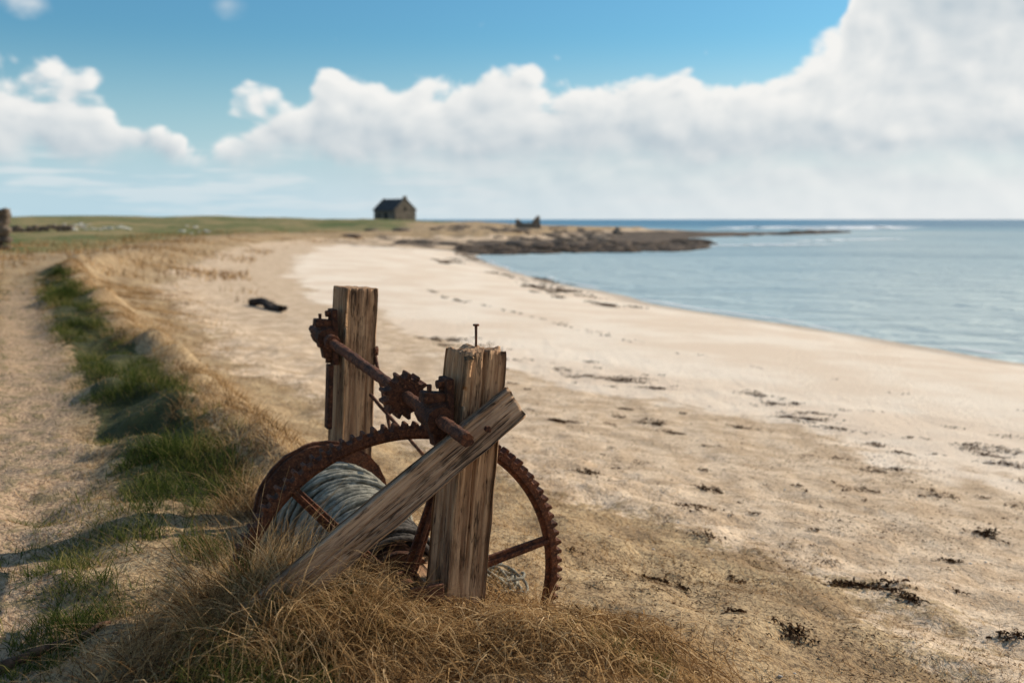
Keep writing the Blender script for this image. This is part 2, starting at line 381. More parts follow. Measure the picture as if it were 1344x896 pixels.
for (cx,cy,r,n) in [(2.07,5.67,.15,330),(2.25,5.45,.09,110),(.6,11.6,.16,200),(.78,5.4,.07,70),(.95,5.25,.05,50),(1.36,4.6,.10,130),(1.15,4.85,.07,60),(3.75,12.9,.26,320),(4.1,12.1,.2,160),(1.9,16,.28,300),(2.3,15.2,.2,200),(3.55,7.27,.12,130),(5.3,11.,.2,140),(2.1,3.9,.12,110),(.35,5.6,.05,30),(2.8,4.9,.1,90),(2.9,6.5,.08,70)]: clump(cx,cy,r,n,-.6+random.uniform(-.5,.5),2.2)
x=np.concatenate([c[0] for c in C]);y=np.concatenate([c[1] for c in C]);L=np.concatenate([c[2] for c in C]);N=len(x)
fr=1+sst(12,60,y)*4
strips('seaweed',x,y,L*fr,rng.uniform(.004,.014,N)*fr,.9,rng.uniform(0,.016,N)*fr**.3,rng.beta(1.6,2.0,N),M_weed,K=5,flat=1.2)
n=50000;y=2.6+15*rng.uniform(0,1,n)**1.4;x=rng.uniform(-1.5,1,n)+rng.uniform(0,.55,n)*y;dd=coast_d(x,y)
k=(dd>12.8)&(dd<20.3)&(rng.uniform(0,1,n)<.14+.86*sst(.46,.66,fbm(x*1.1,y*1.1,91,4)));x=x[k];y=y[k];n=len(x)
strips('seaweed_fragments',x,y,rng.uniform(.005,.030,n),rng.uniform(.002,.008,n),.8,rng.uniform(0,.005,n),rng.beta(1.8,1.4,n),M_weed,K=3,flat=1.)
# ------------------------------------------------------------------ pebbles / rocks
def rocks(name,P,S,mat,seed=0,sub=2):
    import bmesh
    bm=bmesh.new();bmesh.ops.create_icosphere(bm,subdivisions=sub,radius=1.)
    bv=np.array([v.co[:] for v in bm.verts]);bf=np.array([[v.index for v in f.verts] for f in bm.faces]);bm.free()
    V=[];F=[];r=np.random.default_rng(seed)
    for i,(p,s) in enumerate(zip(P,S)):
        v=bv*(1+.5*(fbm(bv[:,0]*1.3+i*3.1,bv[:,1]*1.3+bv[:,2]*2,seed,3)-.5)[:,None])
        v=np.sign(v)*np.abs(v)**.85*np.array(s);a=r.uniform(0,6.28);c_,s_=math.cos(a),math.sin(a)
        v=np.stack([v[:,0]*c_-v[:,1]*s_,v[:,0]*s_+v[:,1]*c_,v[:,2]],1)+np.array(p)
        V.append(v);F.append(bf+i*len(bv))
    return mesh_from(name,np.concatenate(V),np.concatenate(F),mat,False)
M_kelp=mat_simple('kelp_rock_mat',(.028,.019,.013),(.12,.08,.05),1.2,.85,.1)
M_pale=mat_simple('pale_stone_mat',(.5,.46,.4),(.7,.67,.62),3)
M_stone=mat_simple('grey_stone_mat',(.10,.075,.055),(.22,.17,.125),2.2)
def gz1(a,b): return float(H(np.array([a]),np.array([b]))[0])
P=[];S=[]
while len(P)<680:
    if random.random()<.52:
        t=random.random();bx=16+70*t+random.gauss(0,3.);by=110+154*t+random.gauss(0,4)
    else: bx=random.uniform(-5,22);by=random.uniform(96,128)
    dd=coast_pt(bx,by)
    if -3.5<dd<8:
        sc=random.uniform(.35,.85)*(by/110)**.7
        P.append((bx,by,max(SEA,gz1(bx,by))));S.append((sc*random.uniform(.9,2.2),sc*random.uniform(.8,1.6),sc*random.uniform(.16,.40)))
rocks('tidal_rocks',P,S,M_kelp,3)
P=[];S=[]
for k in range(140):
    bx=random.uniform(-18,16);by=random.uniform(104,185)
    if 8<coast_pt(bx,by)<34:
        P.append((bx,by,gz1(bx,by)));q=random.uniform(.3,.8);S.append((q*2,q*1.5,q*.42))
rocks('bank_rocks',P,S,M_stone,5)
P=[];S=[]
for k in range(34):
    u=random.uniform(-.46,-.38) if k<26 else random.uniform(-.33,-.30);by=random.uniform(95,120);bx=u*by
    P.append((bx,by,gz1(bx,by)+.02));q=random.uniform(.12,.26);S.append((q*1.6,q,q*.6))
rocks('field_stones',P,S,M_pale,6)
P=[];S=[]
for k in range(160):
    bx=random.uniform(.5,6);by=random.uniform(2.7,12);q=random.uniform(.003,.010)
    P.append((bx,by,gz1(bx,by)+q*.2));S.append((q*1.4,q,q*.6))
rocks('pebbles',P,S,M_pale,7,1)
# ------------------------------------------------------------------ winch
O=Vector((-.245,4.0,0.));WR=math.atan2(.42,.907)
winch=bpy.data.objects.new('rope_winch',None);scene.collection.objects.link(winch);winch.location=O;winch.rotation_euler=(0,0,WR)
def frame(ob,p,zdir,xdir=(1,0,0)):
    z=Vector(zdir).normalized();x_=Vector(xdir);x_=(x_-z*x_.dot(z)).normalized();y_=z.cross(x_)
    M=Matrix((x_,y_,z)).transposed().to_4x4();M.translation=Vector(p);ob.matrix_local=M;return ob
def timber(name,w,t,L,p,zdir,mat,seed,cracks=(),rough=.007,jag=.02,xdir=(1,0,0),nz=90,taper=0.):
    per=[];nseg=34
    def edge(a,b,nrm,n):
        for k in range(n):
            f=k/n;per.append((a[0]+(b[0]-a[0])*f,a[1]+(b[1]-a[1])*f,nrm[0],nrm[1]))
    hw,ht=w/2,t/2;n1=max(8,int(nseg));n2=max(6,int(nseg*t/w))
    edge((-hw,-ht),(hw,-ht),(0,-1),n1);edge((hw,-ht),(hw,ht),(1,0),n2);edge((hw,ht),(-hw,ht),(0,1),n1);edge((-hw,ht),(-hw,-ht),(-1,0),n2)
    per=np.array(per);n=len(per);sarr=np.concatenate([np.linspace(0,w,n1,endpoint=False),w+np.linspace(0,t,n2,endpoint=False),w+t+np.linspace(0,w,n1,endpoint=False),2*w+t+np.linspace(0,t,n2,endpoint=False)])
    cdist=np.hypot(hw-np.abs(per[:,0]),ht-np.abs(per[:,1]))
    V=[]
    for k in range(nz+1):
        f=k/nz;z=L*f
        disp=-rough*(fbm(sarr*55,np.full(n,z*2.5),seed,3))*1.6 - .009*np.exp(-(cdist/.012)**2)*(.4+1.2*vn(sarr*0+seed,np.full(n,z*9),seed+4))
        disp=disp-rough*.8*vn(sarr*9,np.full(n,z*5),seed+7)
        for (sc,dp,wd,z0,z1) in cracks:
            wob=.012*(vn(np.array([z*4.]),np.array([sc*30.]),seed)[0]-.5)*2
            disp=disp-dp*np.exp(-((sarr-sc-wob)/wd)**2)*float(sst(z0-.05,z0+.1,np.array(z))*sst(z1+.05,z1-.1,np.array(z)))
        if f>.96: disp=disp-.006*(f-.96)/.04*vn(sarr*40,np.zeros(n),seed+2)
        sc_=1-taper*f
        xx=per[:,0]*sc_+per[:,2]*disp;yy=per[:,1]*sc_+per[:,3]*disp
        jz=jag*(fbm(xx*28,yy*28,seed+9,3)-.5)*2*(f**8)
        V.append(np.stack([xx,yy,np.full(n,z)+jz],1))
    F=[]
    for k in range(nz):
        for j in range(n):
            a=k*n+j;b=k*n+(j+1)%n;F.append((a,b,b+n,a+n))
    last=V[-1];nb=nz*n
    for rr in(.9,.72,.5,.25):
        xx=last[:,0]*rr;yy=last[:,1]*rr
        V.append(np.stack([xx,yy,L+jag*(fbm(xx*28,yy*28,seed+9,3)-.5)*2],1))
        for j in range(n):
            a=nb+j;b=nb+(j+1)%n;F.append((a,b,b+n,a+n))
        nb+=n
    V=np.concatenate(V);c=len(V);V=np.vstack([V,[[0,0,L]]])
    for j in range(n):F.append((nb+j,nb+(j+1)%n,c))
    F.append(tuple(range(n-1,-1,-1)))
    ob=mesh_py(name,V,F,mat,False,winch)
    for p_ in ob.data.polygons:p_.use_smooth=True
    return frame(ob,p,zdir,xdir)
w=.208
PX=(math.cos(.17),math.sin(.17),0)
timber('front_post',w,w,1.48,(-.030,.015,-.4),(.125,-.045,1.48-.02),M_wood,11,cracks=[(.095,.05,.006,.55,1.5),(.06,.014,.004,.2,1.1),(.165,.016,.004,.5,1.3),(.13,.02,.004,.3,.8),(2*w+w+.09,.02,.006,.4,1.5),(.03,.012,.004,.9,1.5)],rough=.013,jag=.03,xdir=PX)
timber('back_post',w,w,1.60,(.015,1.76,-.38),(.085,-.03,1.6),M_wood,23,cracks=[(.08,.014,.004,.8,1.6),(.15,.018,.004,.3,1.2),(.04,.01,.003,.6,1.6)],rough=.009,jag=.008,xdir=PX)
p0=Vector((-.98,-.195,.065));p1=Vector((.205,-.178,.875));dr=(p1-p0)
timber('brace_plank',.055,.155,dr.length,p0,dr,M_plank,31,cracks=[(.055+.05,.008,.003,.1,.9),(.055+.155+.055+.06,.006,.003,.3,1.2),(.055+.155+.055+.11,.006,.003,.0,.8)],rough=.006,jag=.006,xdir=(0,1,0))
timber('sill_beam',.14,.12,1.9,(.0,-.05,-.02),(0.02,1,.04),M_wood,41,rough=.008)
def cyl(name,r,L,p,zdir,mat,n=24,r2=None,seg=10,seed=0,rough=.004,parent=winch,smooth=True,cap=True):
    r2=r if r2 is None else r2;V=[];F=[]
    for k in range(seg+1):
        f=k/seg
        for j in range(n):
            a=2*math.pi*j/n;rr=r+(r2-r)*f
            rr*=1+ (rough/max(r,.001))*float(vn(np.array([f*L*40]),np.array([j*1.3+seed]),seed)[0]-.5)*2
            V.append((rr*math.cos(a),rr*math.sin(a),L*f))
    for k in range(seg):
        for j in range(n):
            a=k*n+j;b=k*n+(j+1)%n;F.append((a,b,b+n,a+n))
    if cap:F.append(tuple(range(n-1,-1,-1)));F.append(tuple(range(seg*n,seg*n+n)))
    ob=mesh_py(name,V,F,mat,smooth,parent)
    if smooth:
        for q in ob.data.polygons[-2:]: q.use_smooth=False
    return frame(ob,p,zdir,(1,0,.01))
def shz(ay): return .79+(ay+.42)*.0754
SX=-.095
cyl('pinion_shaft',.026,2.36,(SX,-.40,shz(-.40)),(0,1,.0754),M_rust,n=20,seg=60,rough=.004)
SP0=-.2
def gear(name,R,th,n,inner,width,p,mat,spokes=0,hub=.08,hubL=.16,seed=0,parent=winch,rib=0):
    V=[];F=[];pts=[]
    for k in range(n):
        a0=2*math.pi*k/n;da=2*math.pi/n
        wear=random.uniform(-.005,.002)
        for f,rr in((-.27,R-th),(-.14,R+wear),(.14,R+wear),(.27,R-th)):
            wr=rr+(random.uniform(-.002,.002));pts.append((a0+f*da,wr))
    m_=len(pts)
    hw=width/2
    def P(a,r,zz):return(r*math.cos(a),r*math.sin(a),zz)
    for zz in(-hw,hw):
        for a,r in pts:V.append(P(a,r,zz))
        for a,r in pts:V.append(P(a,inner,zz))
    B=2*m_
    for j in range(m_):
        q=(j+1)%m_
        F.append((j,m_+j,m_+q,q));F.append((B+j,B+q,B+m_+q,B+m_+j))
        F.append((j,q,B+q,B+j));F.append((m_+j,B+m_+j,B+m_+q,m_+q))
    if rib:
        b=len(V)
        for j in range(m_):
            a=pts[j][0]
            V+= [P(a,inner+.002,-.009),P(a,inner-rib,-.007),P(a,inner-rib,.007),P(a,inner+.002,.009)]
        for j in range(m_):
            q=(j+1)%m_
            for e_ in range(3):F.append((b+4*j+e_,b+4*j+e_+1,b+4*q+e_+1,b+4*q+e_))
    def box(c,u,v,wv,hu,hv,h1,h2):
        b=len(V)
        for su in(-1,1):
            hh=h1 if su<0 else h2
            for sv in(-1,1):
                for sw in(-1,1):
                    V.append(tuple(c[i]+u[i]*hu*su+v[i]*hh*sv+wv[i]*hv*sw for i in range(3)))
        for f in((0,1,3,2),(4,6,7,5),(0,4,5,1),(2,3,7,6),(0,2,6,4),(1,5,7,3)):F.append(tuple(b+i for i in f))
    for k in range(spokes):
        a=2*math.pi*(k+SP0)/spokes;u=(math.cos(a),math.sin(a),0);v=(-math.sin(a),math.cos(a),0);rm=(hub+inner)/2;hl=(inner-hub)/2+.008
        box([u[0]*rm,u[1]*rm,0],u,v,(0,0,1),hl,.008,.034,.022)
        box([u[0]*rm,u[1]*rm,0],u,v,(0,0,1),hl,.024,.009,.008)
    ob=mesh_py(name,V,F,mat,False,parent);frame(ob,p,(0,1,.0754),(1,0,0))
    bv=ob.modifiers.new('b','BEVEL');bv.width=.0025;bv.segments=1
    if spokes: cyl(name+'_hub',hub,hubL,(p[0],p[1]-hubL/2,p[2]-hubL/2*.0754),(0,1,.0754),mat,n=28,seg=6)
    return ob
GYA=.325;GC=(-.112,GYA,-.045)
gear('large_gear_wheel',.785,.026,104,.725,.052,GC,M_rust,spokes=6,rib=.018)
SP0=0
gear('pinion_gear',.105,.026,13,.02,.075,(SX,GYA,shz(GYA)),M_rust)
cyl('pinion_collar',.05,.06,(SX,GYA+.04,shz(GYA+.04)),(0,1,.0754),M_rust,n=16,seg=3)
SK=-.055
def dzz(ay): return -.045+.06*(ay-GYA)
def dxx(ay): return -.105+SK*(ay-GYA)
DA=(SK,1,.06)
cyl('drum_axle',.032,1.95,(dxx(-.12),-.12,dzz(-.12)),DA,M_rust,seg=20)
cyl('drum_core',.16,1.08,(dxx(.39),.39,dzz(.39)),DA,M_iron,n=36,seg=14)
cyl('drum_flange',.365,.03,(dxx(1.48),1.48,dzz(1.48)),DA,M_rust,n=56,seg=2,rough=.004)
cyl('drum_flange_lip',.38,.02,(dxx(1.51),1.51,dzz(1.51)),DA,M_rust,n=56,seg=1)
cyl('drum_hub_plate',.12,.08,(dxx(1.52),1.52,dzz(1.52)),DA,M_iron,n=30,seg=2)
# rope
m,T,b,co=newmat('rope_mat')
a=T.noise(co,30,4,.7);
c=T.mix(T.ss(.3,.7,a),(.165,.155,.12),(.42,.39,.31));c=T.mix(T.m('MULTIPLY',T.ss(.48,.66,T.noise(co,5,4,.6)),.7),c,(.085,.085,.065))
T.link(c,b.inputs['Base Color']);b.inputs['Roughness'].default_value=.95
T.link(T.bump(T.noise(co,160,3,.7),.9,.005),b.inputs['Normal']);M_rope=m
def tube(name,pts,r,mat,n=7,parent=winch,twist=True):
    pts=np.array(pts);t=np.gradient(pts,axis=0);t/=np.linalg.norm(t,axis=1)[:,None]+1e-9
    up=np.array([.13,.2,1.]);s1=np.cross(t,up);s1/=np.linalg.norm(s1,axis=1)[:,None]+1e-9;s2=np.cross(t,s1)
    N=len(pts);L=np.concatenate([[0],np.cumsum(np.linalg.norm(np.diff(pts,axis=0),axis=1))])
    V=np.zeros((N,n,3))
    for j in range(n):
        a=2*math.pi*j/n
        rr=r*(1+(.2*np.sin(3*a+L*110) if twist else 0));rr=np.asarray(rr)*np.ones(N)
        V[:,j]=pts+(np.cos(a)*s1+np.sin(a)*s2)*rr[:,None]
    idx=np.arange(N-1)[:,None]*n;j=np.arange(n)[None,:];q=(j+1)%n
    F=np.stack([idx+j,idx+q,idx+q+n,idx+j+n],-1).reshape(-1,4)
    return mesh_from(name,V.reshape(-1,3),F,mat,True,parent=parent)
def helix(ay0,ay1,R,pitch,wob,seed,tilt=0.):
    turns=abs(ay1-ay0)/pitch;n=int(turns*60);k=np.linspace(0,1,n);a=k*turns*2*np.pi
    rr=R*(1+wob*(vn(a*.9,np.full(n,seed),seed)-.5))+ .012*np.sin(k*np.pi)
    ay=ay0+(ay1-ay0)*k+.012*(vn(a*1.3,np.full(n,5.),seed)-.5)*2+tilt*np.cos(a)
    return np.stack([dxx(ay)+rr*np.cos(a),ay,dzz(ay)+rr*np.sin(a)],1)
rr=.0125
tube('rope_coil_inner',helix(.74,1.46,.235,.027,.04,3),rr,M_rope)
tube('rope_coil_outer',helix(1.44,.82,.258,.029,.09,5,.014),rr,M_rope)
tube('rope_coil_top',helix(.95,1.40,.278,.041,.10,8,.035),rr,M_rope)
tube('rope_coil_cross',helix(1.36,1.02,.295,.075,.10,9,-.06),rr,M_rope)
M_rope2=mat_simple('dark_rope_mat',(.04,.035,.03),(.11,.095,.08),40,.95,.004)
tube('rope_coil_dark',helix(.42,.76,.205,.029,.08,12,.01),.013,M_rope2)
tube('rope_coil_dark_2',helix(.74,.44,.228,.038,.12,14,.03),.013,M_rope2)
cw,sw=math.cos(WR),math.sin(WR)
k=np.linspace(0,1,700);a=k*2*np.pi*9
rad=.07+.055*vn(k*13,k*0,7)
pts=np.stack([.40+rad*1.1*np.cos(a)+.10*(vn(k*9,k*0,3)-.5),.50+rad*1.3*np.sin(a)+.16*(vn(k*9,k*0,4)-.5),np.zeros(700)],1)
gzv=H(O.x+pts[:,0]*cw-pts[:,1]*sw,O.y+pts[:,0]*sw+pts[:,1]*cw)
pts[:,2]=gzv+.012+.075*vn(a*.5,k*0,9)*(.4+k)
tube('slack_rope',pts,.0075,M_rope)
def boxo(name,c,h,mat,bev=.006,rz=0,seed=1,ry=0):
    V=[(sx*h[0],sy*h[1],sz*h[2]) for sx in(-1,1) for sy in(-1,1) for sz in(-1,1)]
    F=[(0,1,3,2),(4,6,7,5),(0,4,5,1),(2,3,7,6),(0,2,6,4),(1,5,7,3)]
    ob=mesh_py(name,V,F,mat,False,winch);ob.location=c;ob.rotation_euler=(0,ry,rz)
    bv=ob.modifiers.new('b','BEVEL');bv.width=bev;bv.segments=2;return ob
def bracket(tag,ay,px):
    z=shz(ay)
    boxo(tag+'_plate',(px-.014,ay,z-.0),(.016,.05,.155),M_iron)
    boxo(tag+'_jaw',(px-.055,ay,z+.0),(.045,.048,.062),M_iron,.014)
    boxo(tag+'_cap',(px-.07,ay,z+.078),(.05,.036,.022),M_iron,.008,ry=.12)
    boxo(tag+'_foot',(px-.045,ay,z-.085),(.035,.034,.03),M_iron,.008,ry=-.15)
    cyl(tag+'_boss',.058,.15,(SX,ay-.075,shz(ay-.075)),(0,1,.0754),M_iron,n=10,seg=2,smooth=False)
    for q,(dx,dy,zz) in enumerate([(-.085,0,.10),(-.03,0,.10),(-.05,0,-.125)]):
        cyl(tag+'_bolt_%d'%q,.012,.05,(px+dx,ay+dy,z+zz-.02),(0,0,1),M_rust,n=6,seg=1,smooth=False)
    for q,zz in enumerate((.13,-.13)):
        cyl(tag+'_nut_%d'%q,.02,.03,(px-.055,ay+.0,z+zz),(1,0,0),M_rust,n=6,seg=1,smooth=False)
bracket('front_bearing',-.05,-.030)
bracket('back_bearing',1.70,-.03)
cyl('shaft_collar',.042,.05,(SX,1.50,shz(1.50)),(0,1,.0754),M_rust,n=16,seg=2)
cyl('top_nail',.006,.13,(.105,-.005,1.04),(.01,0,1),M_rust,n=8,seg=3,rough=.001)
cyl('top_nail_head',.014,.007,(.106,-.005,1.168),(.01,0,1),M_rust,n=10,seg=1,rough=.001)
boxo('back_strap',(-.085,1.66,.62),(.014,.035,.18),M_iron,.004,ry=.05)
cyl('stay_rod',.011,.55,(.19,1.70,.86),(-.02,-.42,-.5),M_rust,n=8,seg=10,rough=.002)
cyl('stay_rod_2',.010,.62,(.14,1.62,.62),(.20,-1,-.42),M_rust,n=8,seg=10,rough=.002)
cyl('stay_ring',.026,.03,(.175,1.68,.86),(1,0,0),M_rust,n=12,seg=1)
boxo('base_plate',(-.16,-.12,.10),(.07,.012,.05),M_rust,.004)
cyl('brace_bolt',.013,.02,(.06,-.215,.785),(0,-1,0),M_rust,n=6,seg=1,smooth=False)
# ------------------------------------------------------------------ buildings
M_slate=mat_simple('slate_roof_mat',(.045,.043,.045),(.09,.085,.08),1.5,.8,.05)
M_wall=mat_simple('stone_wall_mat',(.12,.10,.08),(.27,.225,.175),1.8,.95,.12)
M_darkin=mat_simple('dark_opening_mat',(.01,.01,.01),(.02,.02,.02),2)
hx,hy=-24.6,212.;hz=min(gz1(hx,hy),gz1(hx-4,hy+6))-.15
house=bpy.data.objects.new('stone_cottage',None);scene.collection.objects.link(house);house.location=(hx,hy,hz);house.rotation_euler=(0,0,math.atan2(.65,.76))
Wd,Ln,E,Pk=5.2,8.4,2.5,4.75
V=[(0,0,0),(Wd,0,0),(Wd,0,E),(Wd/2,0,Pk),(0,0,E),(0,Ln,0),(Wd,Ln,0),(Wd,Ln,E),(Wd/2,Ln,Pk),(0,Ln,E)]
F=[(0,1,2,3,4),(9,8,7,6,5),(0,4,9,5),(1,6,7,2)]
mesh_py('walls',V,F,M_wall,parent=house)
def roof(sx):
    x0=-.2 if sx<0 else Wd+.2;k=(Pk-E)/(Wd/2);ze=E-.2*k+.05;yo=.02
    V=[(x0,yo+.3,ze),(x0,Ln-.3,ze),(Wd/2,Ln-.3,Pk+.06),(Wd/2,yo+.3,Pk+.06),(x0,yo+.3,ze+.16),(x0,Ln-.3,ze+.16),(Wd/2,Ln-.3,Pk+.22),(Wd/2,yo+.3,Pk+.22)]
    F=[(0,1,2,3),(4,7,6,5),(0,4,5,1),(0,3,7,4),(1,5,6,2)]
    mesh_py('roof_slope',V,F,M_slate,parent=house)
roof(-1);roof(1)
def hbox(name,x0,x1,y0,y1,z0,z1,mat,par):
    V=[(a,b_,c_) for a in(x0,x1) for b_ in(y0,y1) for c_ in(z0,z1)]
    return mesh_py(name,V,[(0,1,3,2),(4,6,7,5),(0,4,5,1),(2,3,7,6),(0,2,6,4),(1,5,7,3)],mat,parent=par)
for nm,yy in(('gable_coping',-.05),('gable_coping_far',Ln-.3)):
    V=[];
    for y_ in(yy,yy+.38):
        V+=[(-.22,y_,E-.1),(Wd/2,y_,Pk+.12),(Wd+.22,y_,E-.1),(Wd+.22,y_,E+.2),(Wd/2,y_,Pk+.4),(-.22,y_,E+.2)]
    F=[(0,1,4,5),(1,2,3,4),(6,11,10,7),(7,10,9,8),(5,4,10,11),(4,3,9,10),(0,5,11,6),(2,8,9,3)]
    mesh_py(nm,V,F,M_wall,parent=house)
hbox('chimney',Wd/2-.35,Wd/2+.35,.0,.6,Pk+.1,Pk+.75,M_wall,house)
hbox('door',-.03,.05,3.2,4.2,.1,2.0,M_darkin,house)
hbox('window',-.03,.05,6.0,6.8,1.1,1.9,M_darkin,house)
hbox('gable_window',2.3,2.9,-.03,.05,2.4,3.2,M_darkin,house)
def ragged(name,pts,mat,par,thick=.5):
    V=[];F=[];n=len(pts)
    for (x_,h_) in pts:
        V+=[(x_,0,-.4),(x_,0,h_),(x_,thick,-.4),(x_,thick,h_)]
    for k in range(n-1):
        a=4*k;b_=4*k+4
        F+=[(a,b_,b_+1,a+1),(a+2,a+3,b_+3,b_+2),(a+1,b_+1,b_+3,a+3)]
    F+=[(0,1,3,2),(4*n-4,4*n-2,4*n-1,4*n-3)]
    return mesh_py(name,V,F,mat,parent=par)
rx,ry=.6,172.
ruin=bpy.data.objects.new('ruined_stone_building',None);scene.collection.objects.link(ruin);ruin.location=(rx,ry,gz1(rx+2,ry)-.1)
ragged('front_wall',[(0,1.0),(.25,1.7),(.7,1.6),(1.0,1.15),(1.6,1.0),(2.2,1.1),(2.8,1.05),(3.0,1.5),(3.5,2.05),(3.7,2.2),(4.0,1.5),(4.3,1.0)],M_wall,ruin)
o2=ragged('side_wall',[(0,1.7),(.9,1.3),(1.8,.9),(3,.8)],M_wall,ruin);o2.rotation_euler=(0,0,math.pi/2);o2.location=(.5,.51,0)
o3=ragged('side_wall_2',[(0,2.0),(.8,2.3),(1.6,1.6),(3,.9)],M_wall,ruin);o3.rotation_euler=(0,0,math.pi/2);o3.location=(4.2,.51,0)
rocks('stone_cairn',[(18.5,178,gz1(18.5,178)+.3),(19.3,178,gz1(19.3,178)+.2),(18.8,178.3,gz1(18.8,178.3)+.8)],[(.8,.7,.5),(.6,.6,.4),(.5,.5,.4)],M_wall,12)
def drystone(name,x0,y0,x1,y1,h,seed,n):
    P=[];S=[];r=random.Random(seed)
    for k in range(n):
        f=r.random();z=r.random()**.9*h;xx=x0+(x1-x0)*f;yy=y0+(y1-y0)*f
        q=r.uniform(.14,.26);P.append((xx+r.uniform(-.12,.12),yy+r.uniform(-.12,.12),gz1(xx,yy)+z));S.append((q*1.3,q,q*.7))
    return rocks(name,P,S,M_stone,seed,1)
drystone('dry_stone_wall',-25.6,48.5,-24.3,48.2,1.9,3,170)
drystone('dry_stone_wall',-46,92,-41.5,94,.5,4,110)
def log(p,ang,L,r,seed):
    n=14;k=np.linspace(0,1,n)
    return np.stack([p[0]+math.cos(ang)*L*(k-.5)+.08*np.sin(k*5+seed),p[1]+math.sin(ang)*L*(k-.5)+.06*np.sin(k*7),p[2]+r*.6+.05*np.sin(k*4+seed)],1)
lx,ly=-6.35,26.4
M_drift=mat_simple('tarred_driftwood_mat',(.02,.017,.015),(.07,.05,.035),6)
dw=bpy.data.objects.new('driftwood',None);scene.collection.objects.link(dw)
for q in range(5):
    zz=gz1(lx+.1*q,ly-.2*q)
    o=tube('branch_%d'%q,log((lx+.22*q-.4,ly-.35*q+.5,zz+.03),-.9+.5*random.random()-.2*q,1.2-.15*q,.11,q),.11-.015*q,M_drift,8,dw,False)
M_root=mat_simple('root_mat',(.07,.035,.02),(.20,.11,.065),22,.9,.01)
k=np.linspace(0,1,30);px_=-1.92+.36*k;py_=3.42+.30*k+.05*np.sin(k*6)
tube('driftwood_root',np.stack([px_,py_,H(px_,py_)+.006+.015*np.sin(k*np.pi)],1),np.interp(k,[0,.3,.8,1],[.024,.019,.015,.005])*(1+.5*(vn(k*14,k*0,3)-.5)),M_root,9,None,False)
# breaking waves
m,T,b,co=newmat('foam_mat','2D')
b.inputs['Base Color'].default_value=(.85,.87,.88,1);b.inputs['Roughness'].default_value=.8
al=T.m('MULTIPLY',T.ss(.34,.50,T.noise(T.scl(co,(.12,.6,1)),1,4,.7)),T.attr('tint'))
T.link(al,b.inputs['Alpha']);M_foam=m
def wave(name,x0,y0,x1,y1,wd,h,seed):
    n=60;k=np.linspace(0,1,n);cx=x0+(x1-x0)*k;cy=y0+(y1-y0)*k+wd*.8*(vn(k*9,k*0+seed,seed)-.5)
    prof=[(-.5,0),(-.25,.7),(0,1),(.15,.7),(.5,0)];V=[];A=[]
    env=np.sin(np.pi*k)**.5*(.55+.4*vn(k*6,k*0,seed+3))
    for i_ in range(n):
        for o_,zz in prof:
            V.append((cx[i_],cy[i_]+o_*wd,SEA+.02+h*zz*env[i_]));A.append(max(0,min(1,env[i_]*(1.8 if 0<zz else 0))))
    j=np.arange(n-1)[:,None]*5+np.arange(4)[None,:];F=np.stack([j,j+5,j+6,j+1],-1).reshape(-1,4)
    return mesh_from(name,V,F,M_foam,True,dict(tint=A))
wave('breaking_wave',62,330,112,350,8,1.1,1)
wave('breaking_wave',88,300,138,340,8,1.3,2)
wave('breaking_wave',100,365,165,395,8,1.1,12)
wave('breaking_wave',22,124,44,132,2.6,.3,4)
wave('breaking_wave',40,150,70,172,2.8,.3,8)
cp=COAST[3:10];seg=np.linalg.norm(np.diff(cp,axis=0),axis=1);cum=np.concatenate([[0],np.cumsum(seg)])
u=np.linspace(0,cum[-1],300);fx=np.interp(u,cum,cp[:,0]);fy=np.interp(u,cum,cp[:,1])
tx=np.gradient(fx);ty=np.gradient(fy);ln=np.hypot(tx,ty);nx_,ny_=-ty/ln,tx/ln
off=(vn(u*.18,u*0,5)-.5)*1.6+(vn(u*.7,u*0,6)-.5)*.5
V=[];A=[]
for i_ in range(300):
    for o_,a_ in((-.28,0),(-.1,.8),(.1,.8),(.28,0)):
        V.append((fx[i_]-nx_[i_]*(off[i_]*.6+.6-o_),fy[i_]-ny_[i_]*(off[i_]*.6+.6-o_),SEA+.02));A.append(a_*float(vn(np.array([u[i_]*.4]),np.array([0.]),9)[0]))
j=np.arange(299)[:,None]*4+np.arange(3)[None,:];F=np.stack([j,j+4,j+5,j+1],-1).reshape(-1,4)
mesh_from('shore_foam',V,F,M_foam,True,dict(tint=A))
# ------------------------------------------------------------------ sky
SUNH=Vector((.85,.527));az=math.atan2(SUNH.x,SUNH.y);EL=D2R(29)
sv=Vector((math.sin(az)*math.cos(EL),math.cos(az)*math.cos(EL),math.sin(EL)))
wld=bpy.data.worlds.new('World');scene.world=wld;wld.use_nodes=True
T=NT(wld.node_tree,'2D');bg=wld.node_tree.nodes['Background']
sky=T.n('ShaderNodeTexSky',sky_type='NISHITA');sky.sun_disc=False;sky.sun_elevation=EL;sky.sun_rotation=az
sky.air_density=1.2;sky.dust_density=.6;sky.ozone_density=2.
gen=T.n('ShaderNodeTexCoord').outputs['Generated']
sp=T.n('ShaderNodeSeparateXYZ');T.link(gen,sp.inputs[0])
u=T.m('ARCTAN2',sp.outputs[0],sp.outputs[1])
hz_=T.m('SQRT',T.m('ADD',T.m('MULTIPLY',sp.outputs[0],sp.outputs[0]),T.m('MULTIPLY',sp.outputs[1],sp.outputs[1])))
wv_=T.m('DIVIDE',sp.outputs[2],T.m('MAXIMUM',hz_,.02))
cmb=T.n('ShaderNodeCombineXYZ');T.link(u,cmb.inputs[0]);T.link(T.m('MULTIPLY',wv_,1.35),cmb.inputs[1]);pv=cmb.outputs[0]
